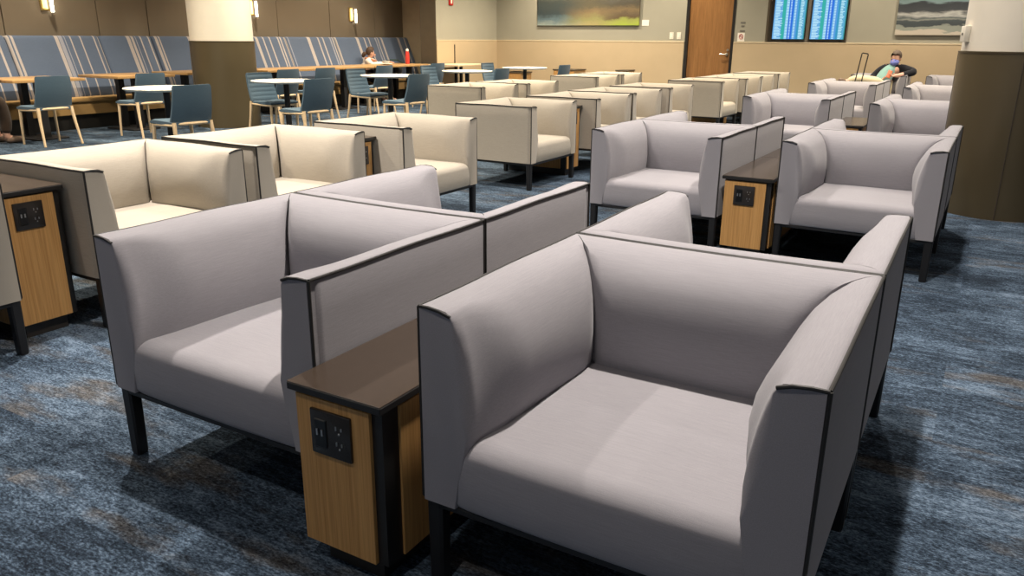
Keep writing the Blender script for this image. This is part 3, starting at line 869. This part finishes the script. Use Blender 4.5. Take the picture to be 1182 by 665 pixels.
# thermostat on the right column
t = thing('thermostat', 'small white box mounted on the white part of the right column', 'thermostat')
a = math.radians(-156)
t.location = (.14+.44*math.cos(a), 7.22+.44*math.sin(a), 1.325); t.rotation_euler = (0, 0, a)
MB().box((.018, 0, 0), (.040, .075, .115), .004, 2).obj('housing', M['plastic_white'], t)
MB().box((.040, 0, .0), (.006, .018, .018), .002, 1).obj('sensor', M['sign_grey'], t)

# ------------------------------------------------------------------ people
def skin(name, chains, mat, parent=None, sub=2, root=0, merge=True):
    """chains: list of lists of (x,y,z,r); identical first points join chains"""
    verts, rad, edges, idx = [], [], [], {}
    for ch in chains:
        prev = None
        for (x, y, z, r) in ch:
            k = (round(x, 4), round(y, 4), round(z, 4))
            if k not in idx:
                idx[k] = len(verts); verts.append((x, y, z)); rad.append(r)
            i = idx[k]
            if prev is not None and prev != i: edges.append((prev, i))
            prev = i
    me = bpy.data.meshes.new(name); me.from_pydata(verts, edges, []); me.update()
    o = put(name, me, parent)
    bm = bmesh.new(); bm.from_mesh(me); lay = bm.verts.layers.skin.verify(); bm.verts.ensure_lookup_table()
    for v, r in zip(bm.verts, rad):
        v[lay].radius = r if isinstance(r, tuple) else (r, r)
        v[lay].use_root = (v.index == root)
    bm.to_mesh(me); bm.free()
    me.materials.append(mat)
    m = o.modifiers.new('skin', 'SKIN'); m.use_smooth_shade = True
    s = o.modifiers.new('sub', 'SUBSURF'); s.levels = sub; s.render_levels = sub
    return o
def hand(wrist, d, n, thumb_side, curl=.5, s=1.):
    """chains for a hand: d forward direction, n palm normal (direction the fingers curl to)"""
    wrist, d, n = Vector(wrist), Vector(d).normalized(), Vector(n).normalized()
    n = (n-d*n.dot(d)).normalized(); sd = d.cross(n)*thumb_side
    P = lambda v, r: (v.x, v.y, v.z, r*s)
    palm = wrist+d*.045*s; out = []
    out.append([P(wrist, .024), P(palm, .030)])
    for k, (off, ln) in enumerate([(.030, .075), (.010, .085), (-.010, .078), (-.030, .06)]):
        kn = wrist+d*.088*s+sd*off*s
        a1 = curl; a2 = curl*2.1
        p1 = kn+(d*math.cos(a1)+n*math.sin(a1))*ln*.5*s
        p2 = p1+(d*math.cos(a2)+n*math.sin(a2))*ln*.5*s
        out.append([P(palm, .030), P(kn, .0105), P(p1, .009), P(p2, .0075)])
    t1 = wrist+d*.03*s+sd*.036*s; t2 = t1+(d*.6+sd*.6+n*.3).normalized()*.035*s; t3 = t2+(d*.9+n*.4).normalized()*.028*s
    out.append([P(palm, .030), P(t1, .012), P(t2, .0105), P(t3, .0085)])
    return out
def head_parts(body, c, fwd, up, s=1., hair=None, hair_mat=None, long=False):
    """face details as children of the body: nose, ears, eyes, mouth; hair"""
    fwd, up = Vector(fwd).normalized(), Vector(up).normalized()
    up = (up-fwd*up.dot(fwd)).normalized(); rt = fwd.cross(up)
    Rm = Matrix((rt, fwd, up)).transposed()
    def ell(cc, ax, name, mat, cut=None):
        bm = bmesh.new(); bmesh.ops.create_icosphere(bm, subdivisions=4, radius=1.)
        if cut: 
            bmesh.ops.delete(bm, geom=[v for v in bm.verts if cut(v.co)], context='VERTS')
        for v in bm.verts: v.co = Rm @ Vector((cc[0]*s+v.co.x*ax[0]*s, cc[1]*s+v.co.y*ax[1]*s, cc[2]*s+v.co.z*ax[2]*s))+Vector(c)
        me = bpy.data.meshes.new(name); bm.to_mesh(me); bm.free(); me.materials.append(mat)
        for p in me.polygons: p.use_smooth = True
        return put(name, me, body)
    for x in (-.034, .034):
        ell((x, .088, .005), (.011, .005, .006), 'eye', M['eye'])
        ell((x*2.28, -.005, -.008), (.009, .019, .030), 'ear', M['skin'])
    ell((0, .103, -.022), (.013, .016, .024), 'nose', M['skin'])
    ell((0, .088, -.066), (.024, .007, .008), 'mouth', M['lip'])
    ell((0, -.012, .022), (.084, .103, .112), 'hair', hair_mat, cut=lambda v: v.y > .42 and v.z < .62 or (v.z < -.25 and v.y > -.1) or v.z < -.8)
    return ell
# --- man in the chair by the back wall (chair x -2.18..-1.33, y 14.79..15.57), slouched, arm over the right armrest
mt = thing('person', 'man in dark jacket and blue mask slouched in a grey chair with a phone', 'person', (0, 0, 0))
hc = Vector((-1.575, 15.26, .985))
fw = Vector((-.35, -1, -.42))
body = [
 [(-1.74, 15.10, .50, .12), (-1.72, 15.20, .62, .135), (-1.66, 15.28, .74, .14), (-1.60, 15.31, .82, .10), (-1.585, 15.29, .88, .052), (-1.575, 15.26, .955, (.073, .088)), (-1.572, 15.258, 1.015, (.072, .086)), (-1.57, 15.262, 1.06, .05)],
 [(-1.60, 15.31, .82, .10), (-1.78, 15.30, .80, .062), (-1.90, 15.20, .66, .050), (-1.80, 15.03, .63, .036)],
 [(-1.60, 15.31, .82, .10), (-1.41, 15.30, .81, .062), (-1.245, 15.18, .77, .050), (-1.47, 15.00, .715, .036)],
 [(-1.74, 15.10, .50, .12), (-1.86, 15.02, .49, .09), (-2.03, 14.66, .60, .072), (-1.95, 14.45, .30, .052), (-1.94, 14.42, .08, .042), (-1.97, 14.27, .045, .038)],
 [(-1.74, 15.10, .50, .12), (-1.66, 15.02, .49, .09), (-1.78, 14.66, .625, .075), (-2.06, 14.58, .665, .058), (-2.22, 14.50, .60, .042), (-2.26, 14.36, .62, .035)],
]
hl = hand((-1.80, 15.03, .63), (1, -.25, .12), (0, 0, 1), -1, .5); hr_ = hand((-1.47, 15.00, .715), (-1, -.3, -.1), (0, -.2, 1), 1, .45)
man = skin('body', body+hl+hr_, M['skin'], mt)
head_parts(man, hc+Vector((0, 0, .005)), fw, (.12, 0, 1), .98, hair_mat=M['hair_grey'])
def off(chain, extra): return [(x, y, z, (r[0]+extra, r[1]+extra) if isinstance(r, tuple) else r+extra) for x, y, z, r in chain]
skin('jacket', [off(body[0][1:4], .014)+[(-1.60, 15.325, .83, .118), (-1.592, 15.325, .885, .076)], [(-1.60, 15.325, .83, .118), *off(body[1][1:3], .014), (-1.83, 15.07, .635, .044)], [(-1.60, 15.325, .83, .118), *off(body[2][1:3], .016), (-1.43, 15.03, .72, .045)]], M['jacket'], mt)
skin('shirt', [[(-1.76, 15.04, .50, .12), (-1.73, 15.11, .61, .132), (-1.68, 15.185, .72, .130), (-1.63, 15.235, .80, .108), (-1.60, 15.275, .86, .075), (-1.592, 15.28, .885, .066)]], M['teal'], mt)
skin('trousers', [off(body[3][:4], .012)+[(-1.945, 14.43, .12, .055)], off(body[4][:4], .012)+[(-2.19, 14.52, .615, .052)]], M['khaki'], mt)
skin('shoe', [[(-1.94, 14.44, .055, .052), (-1.965, 14.34, .045, .045), (-1.99, 14.22, .038, .036)]], M['shoe'], mt)
skin('shoe', [[(-2.22, 14.50, .60, .052), (-2.25, 14.42, .62, .045), (-2.28, 14.30, .65, .036)]], M['shoe'], mt)
# face mask follows the lower half of the face
f_ = fw.normalized(); r_ = f_.cross(Vector((0, 0, 1))).normalized(); u_ = r_.cross(f_)
bm = bmesh.new(); bmesh.ops.create_icosphere(bm, subdivisions=4, radius=1.)
bmesh.ops.delete(bm, geom=[v for v in bm.verts if v.co.y < -.05], context='VERTS')
for v in bm.verts: v.co = hc+r_*v.co.x*.074+f_*(v.co.y*.100+.036)+u_*(v.co.z*.064-.046)
me = bpy.data.meshes.new('face_mask'); bm.to_mesh(me); bm.free(); me.materials.append(M['mask'])
for p_ in me.polygons: p_.use_smooth = True
mk = put('face_mask', me, mt); sm_ = mk.modifiers.new('thick', 'SOLIDIFY'); sm_.thickness = .003
tag(MB().box((0, 0, 0), (.072, .010, .140), .006, 3).obj('phone', M['phone'], None, (-1.61, 14.945, .735)), 'orange cased phone held by the man in the dark jacket', 'phone')
bpy.data.objects['phone'].rotation_euler = (-.5, .35, .25)

# --- woman at the banquette behind the long oak table
wt = thing('person', 'woman in a white top with brown hair sitting at the blue banquette', 'person')
wc = Vector((-11.0, 12.74, .965)); wf = Vector((.45, .85, -.25))
wb = [
 [(-11.10, 12.70, .55, .12), (-11.09, 12.70, .66, .12), (-11.06, 12.71, .76, .115), (-11.04, 12.715, .82, .07), (-11.02, 12.725, .87, .042), (-11.0, 12.74, .935, (.066, .080)), (-11.0, 12.742, .985, (.066, .080)), (-11.0, 12.738, 1.03, .048)],
 [(-11.04, 12.715, .82, .07), (-10.95, 12.60, .80, .045), (-10.86, 12.62, .74, .036), (-10.72, 12.90, .775, .028)],
 [(-11.04, 12.715, .82, .07), (-11.08, 12.88, .80, .045), (-10.99, 13.02, .70, .036), (-10.82, 13.05, .775, .028)],
 [(-11.10, 12.70, .55, .12), (-10.98, 12.60, .50, .085), (-10.62, 12.60, .49, .062), (-10.60, 12.60, .25, .045), (-10.60, 12.60, .07, .038), (-10.49, 12.62, .045, .034)],
 [(-11.10, 12.70, .55, .12), (-10.98, 12.82, .50, .085), (-10.62, 12.84, .49, .062), (-10.60, 12.86, .25, .045), (-10.60, 12.86, .07, .038), (-10.49, 12.88, .045, .034)],
]
wh = hand((-10.72, 12.90, .775), (.5, 1, .05), (0, 0, -1), 1, .35, .9)+hand((-10.82, 13.05, .775), (.8, .6, .1), (0, 0, -1), -1, .35, .9)
wbd = skin('body', wb+wh, M['skin'], wt)
head_parts(wbd, wc, wf, (0, 0, 1), .92, hair_mat=M['hair'])
skin('hair_bun', [[(-11.05, 12.66, .98, .05), (-11.09, 12.62, .93, .045), (-11.10, 12.61, .87, .03)]], M['hair'], wt)
skin('top', [off(wb[0][0:4], .014), [(-11.04, 12.715, .82, .084), *off(wb[1][1:3], .014), (-10.76, 12.82, .770, .036)], [(-11.04, 12.715, .82, .084), *off(wb[2][1:3], .014), (-10.87, 13.04, .755, .036)]], M['white_cloth'], wt)
skin('scarf', [[(-11.05, 12.60, .87, .03), (-10.96, 12.66, .83, .034), (-10.93, 12.78, .80, .034), (-10.97, 12.86, .80, .028)]], M['scarf'], wt)
skin('trousers', [off(wb[3][:4], .012)+[(-10.60, 12.60, .11, .05)], off(wb[4][:4], .012)+[(-10.60, 12.86, .11, .05)]], M['dark_trousers'], wt)
# --- person cut off by the left edge, seated sideways at the leftmost oak table
lt = thing('person', 'person in dark trousers cut off by the left edge, hand over oak table', 'person')
lc = Vector((-10.30, 4.62, 1.18))
lb = [
 [(-10.32, 4.52, .52, .13), (-10.32, 4.52, .68, .13), (-10.31, 4.54, .86, .14), (-10.31, 4.56, .98, .08), (-10.305, 4.58, 1.05, .05), (-10.30, 4.61, 1.15, (.074, .088)), (-10.30, 4.615, 1.21, (.073, .087)), (-10.30, 4.61, 1.26, .05)],
 [(-10.31, 4.56, .98, .08), (-10.13, 4.58, .94, .055), (-10.08, 4.80, .76, .046), (-10.20, 5.03, .80, .033)],
 [(-10.31, 4.56, .98, .08), (-10.50, 4.58, .94, .055), (-10.54, 4.80, .76, .046), (-10.36, 5.05, .80, .033)],
 [(-10.32, 4.52, .52, .13), (-10.22, 4.62, .51, .10), (-10.20, 5.08, .53, .078), (-10.24, 5.14, .28, .056), (-10.26, 5.12, .08, .045), (-10.28, 5.22, .045, .04)],
 [(-10.32, 4.52, .52, .13), (-10.42, 4.62, .51, .10), (-10.46, 5.08, .53, .078), (-10.48, 5.14, .28, .056), (-10.48, 5.12, .08, .045), (-10.50, 5.23, .045, .04)],
]
lh = hand((-10.20, 5.03, .80), (-.1, 1, .35), (-1, 0, .2), 1, .5)+hand((-10.36, 5.05, .80), (.1, 1, .2), (1, 0, .2), -1, .5)
lbd = skin('body', lb+lh, M['skin'], lt)
head_parts(lbd, lc, (0, 1, -.2), (0, 0, 1), 1., hair_mat=M['hair'])
skin('shirt', [off(lb[0][0:4], .014), [(-10.31, 4.56, .98, .094), *off(lb[1][1:3], .014), (-10.18, 4.98, .79, .042)], [(-10.31, 4.56, .98, .094), *off(lb[2][1:3], .014), (-10.39, 4.99, .79, .042)]], M['white_cloth'], lt)
skin('trousers', [off(lb[3][:4], .014)+[(-10.25, 5.12, .12, .06)], off(lb[4][:4], .014)+[(-10.48, 5.12, .12, .06)]], M['dark_trousers'], lt)
for x in (-10.26, -10.48):
    skin('shoe', [[(x, 5.10, .055, .055), (x-.01, 5.20, .046, .048), (x-.02, 5.33, .04, .038)]], M['shoe'], lt)
dchair(-10.32, 4.45, PI, 'blue dining chair under the person cut off by the left edge')

# ------------------------------------------------------------------ small things on the long oak table
TT = .752
b = MB().lathe([(.001, 0), (.040, 0), (.043, .01), (.043, .15), (.038, .20), (.030, .24), (.028, .25), (.001, .25)], n=24).obj('bottle_body', M['redbottle'])
bt = thing('water_bottle', 'red water bottle with a pale cap on the long oak table', 'bottle', (-10.42, 13.19, TT)); b.parent = bt
MB().lathe([(.001, .25), (.030, .25), (.030, .278), (.018, .295), (.001, .297)], n=20).obj('cap', M['plastic_white'], bt)
tag(MB().lathe([(.001, 0), (.06, 0), (.11, .012), (.125, .02), (.122, .024), (.06, .010), (.001, .010)], n=36).obj('plate', M['white_top'], None, (-10.42, 12.52, TT)), 'white plate in front of the seated woman on the oak table', 'plate')
tag(MB().lathe([(.001, .0), (.04, .0), (.065, .05), (.068, .062), (.063, .06), (.038, .012), (.001, .010)], n=32).obj('bowl', M['grey_bowl'], None, (-10.42, 12.52, TT+.012)), 'small grey bowl standing on the white plate', 'bowl')
bg = thing('backpack', 'black soft bag on the banquette behind the red bottle', 'bag', (-11.06, 13.55, .44))
skin('bag_body', [[(-.02, -.02, .12, .13), (-.03, -.12, .24, .12), (-.05, -.22, .36, .085)], [(-.02, -.02, .12, .13), (-.02, .12, .15, .12), (-.02, .24, .20, .08)]], M['black_cloth'], bg)
skin('strap', [[(.06, -.22, .38, .014), (.13, -.05, .37, .014), (.12, .12, .31, .014), (.08, .24, .24, .014)]], M['green_cloth'], bg)

# suitcase with raised handle
st = thing('suitcase', 'dark upright suitcase with tall raised handle beside the seated man', 'suitcase', (-1.98, 14.06, 0), math.radians(38))
q = MB().box((0, 0, .30), (.34, .20, .50), .03, 3); q.obj('shell', M['carcass'], st)
w = MB(); hh = [(-.055, .06, .52), (-.055, .075, .99), (-.048, .0755, 1.003), (.048, .0755, 1.003), (.055, .075, .99), (.055, .06, .52)]
w.tube(hh, .0095, 8); hd = w.obj('handle', M['black_metal'], st, (-.02, 0, .08)); hd.rotation_euler = (0, .15, 0)
for x in (-.12, .12):
    for y in (-.07, .07): MB().lathe([(.001, -.014), (.025, -.014), (.025, .014), (.001, .014)], n=16).obj('wheel', M['black_metal'], st, (x, y, .025), 35).rotation_euler = (0, PI/2, 0)

# ------------------------------------------------------------------ lights: recessed ceiling spots
def spot(x, y, power, col, size=120, blend=1., rad=.05):
    l = bpy.data.lights.new('ceiling_spot', 'SPOT'); l.energy = power; l.color = col
    l.spot_size = math.radians(size); l.spot_blend = blend; l.shadow_soft_size = rad
    o = bpy.data.objects.new('ceiling_spot', l); COL.objects.link(o); o.location = (x, y, CH-.03)
    return o
NEUT = (1., .91, .82); WARM = (1., .86, .66); SOFT = (1., .87, .70)
# (x, y, watts, colour, cone, blend)
for x, y, e, c, cone, bl in [
    (-3.70, 2.5, 720, NEUT, 125, 1.), (-.70, 2.5, 620, NEUT, 125, 1.), (2.2, 2.5, 90, NEUT, 125, 1.),
    (-3.70, -.3, 90, NEUT, 125, 1.), (-.70, -.3, 90, NEUT, 125, 1.),
    (-2.65, 5.2, 320, NEUT, 130, 1.), (-.70, 5.2, 270, NEUT, 130, 1.), (2.2, 5.2, 90, NEUT, 125, 1.),
    (-2.65, 7.9, 320, NEUT, 130, 1.), (-.85, 7.9, 290, NEUT, 135, 1.), (2.2, 7.9, 90, NEUT, 125, 1.),
    (-.95, 6.5, 150, SOFT, 150, .5),  # extra spot off the grid, added to brighten the right column
    (-2.65, 10.5, 360, WARM, 135, 1.), (-.70, 10.5, 420, SOFT, 135, 1.), (2.2, 10.5, 300, SOFT, 135, 1.),
    (-2.65, 13.0, 360, WARM, 135, 1.), (-.70, 13.0, 420, SOFT, 135, 1.), (2.2, 13.0, 300, SOFT, 135, 1.),
    (-2.65, 15.0, 300, WARM, 140, 1.), (-.70, 15.0, 330, SOFT, 140, 1.), (2.2, 15.0, 250, SOFT, 140, 1.)]:
    spot(x, y, e, c, cone, bl)
for y in (2.6, 5.2, 7.8, 10.4, 13.0, 15.1):
    spot(-5.6, y, 440, WARM, 132)
for y in (3.4, 5.3, 7.2, 9.3, 11.4, 13.4, 15.1):
    spot(-8.05, y, 330 if 7 < y < 8 else 470, WARM, 138, .6)
for y in (4, 6.2, 10.0, 12.2):
    spot(-10.6, y, 310, WARM)

wd = bpy.data.worlds.new('world'); sc.world = wd; wd.use_nodes = True
wd.node_tree.nodes['Background'].inputs[0].default_value = (.74, .79, .92, 1); wd.node_tree.nodes['Background'].inputs[1].default_value = .8

sc.view_settings.view_transform = 'Standard'; sc.view_settings.look = 'None'
sc.view_settings.exposure = 0.; sc.view_settings.gamma = 1.; sc.view_settings.use_curve_mapping = False
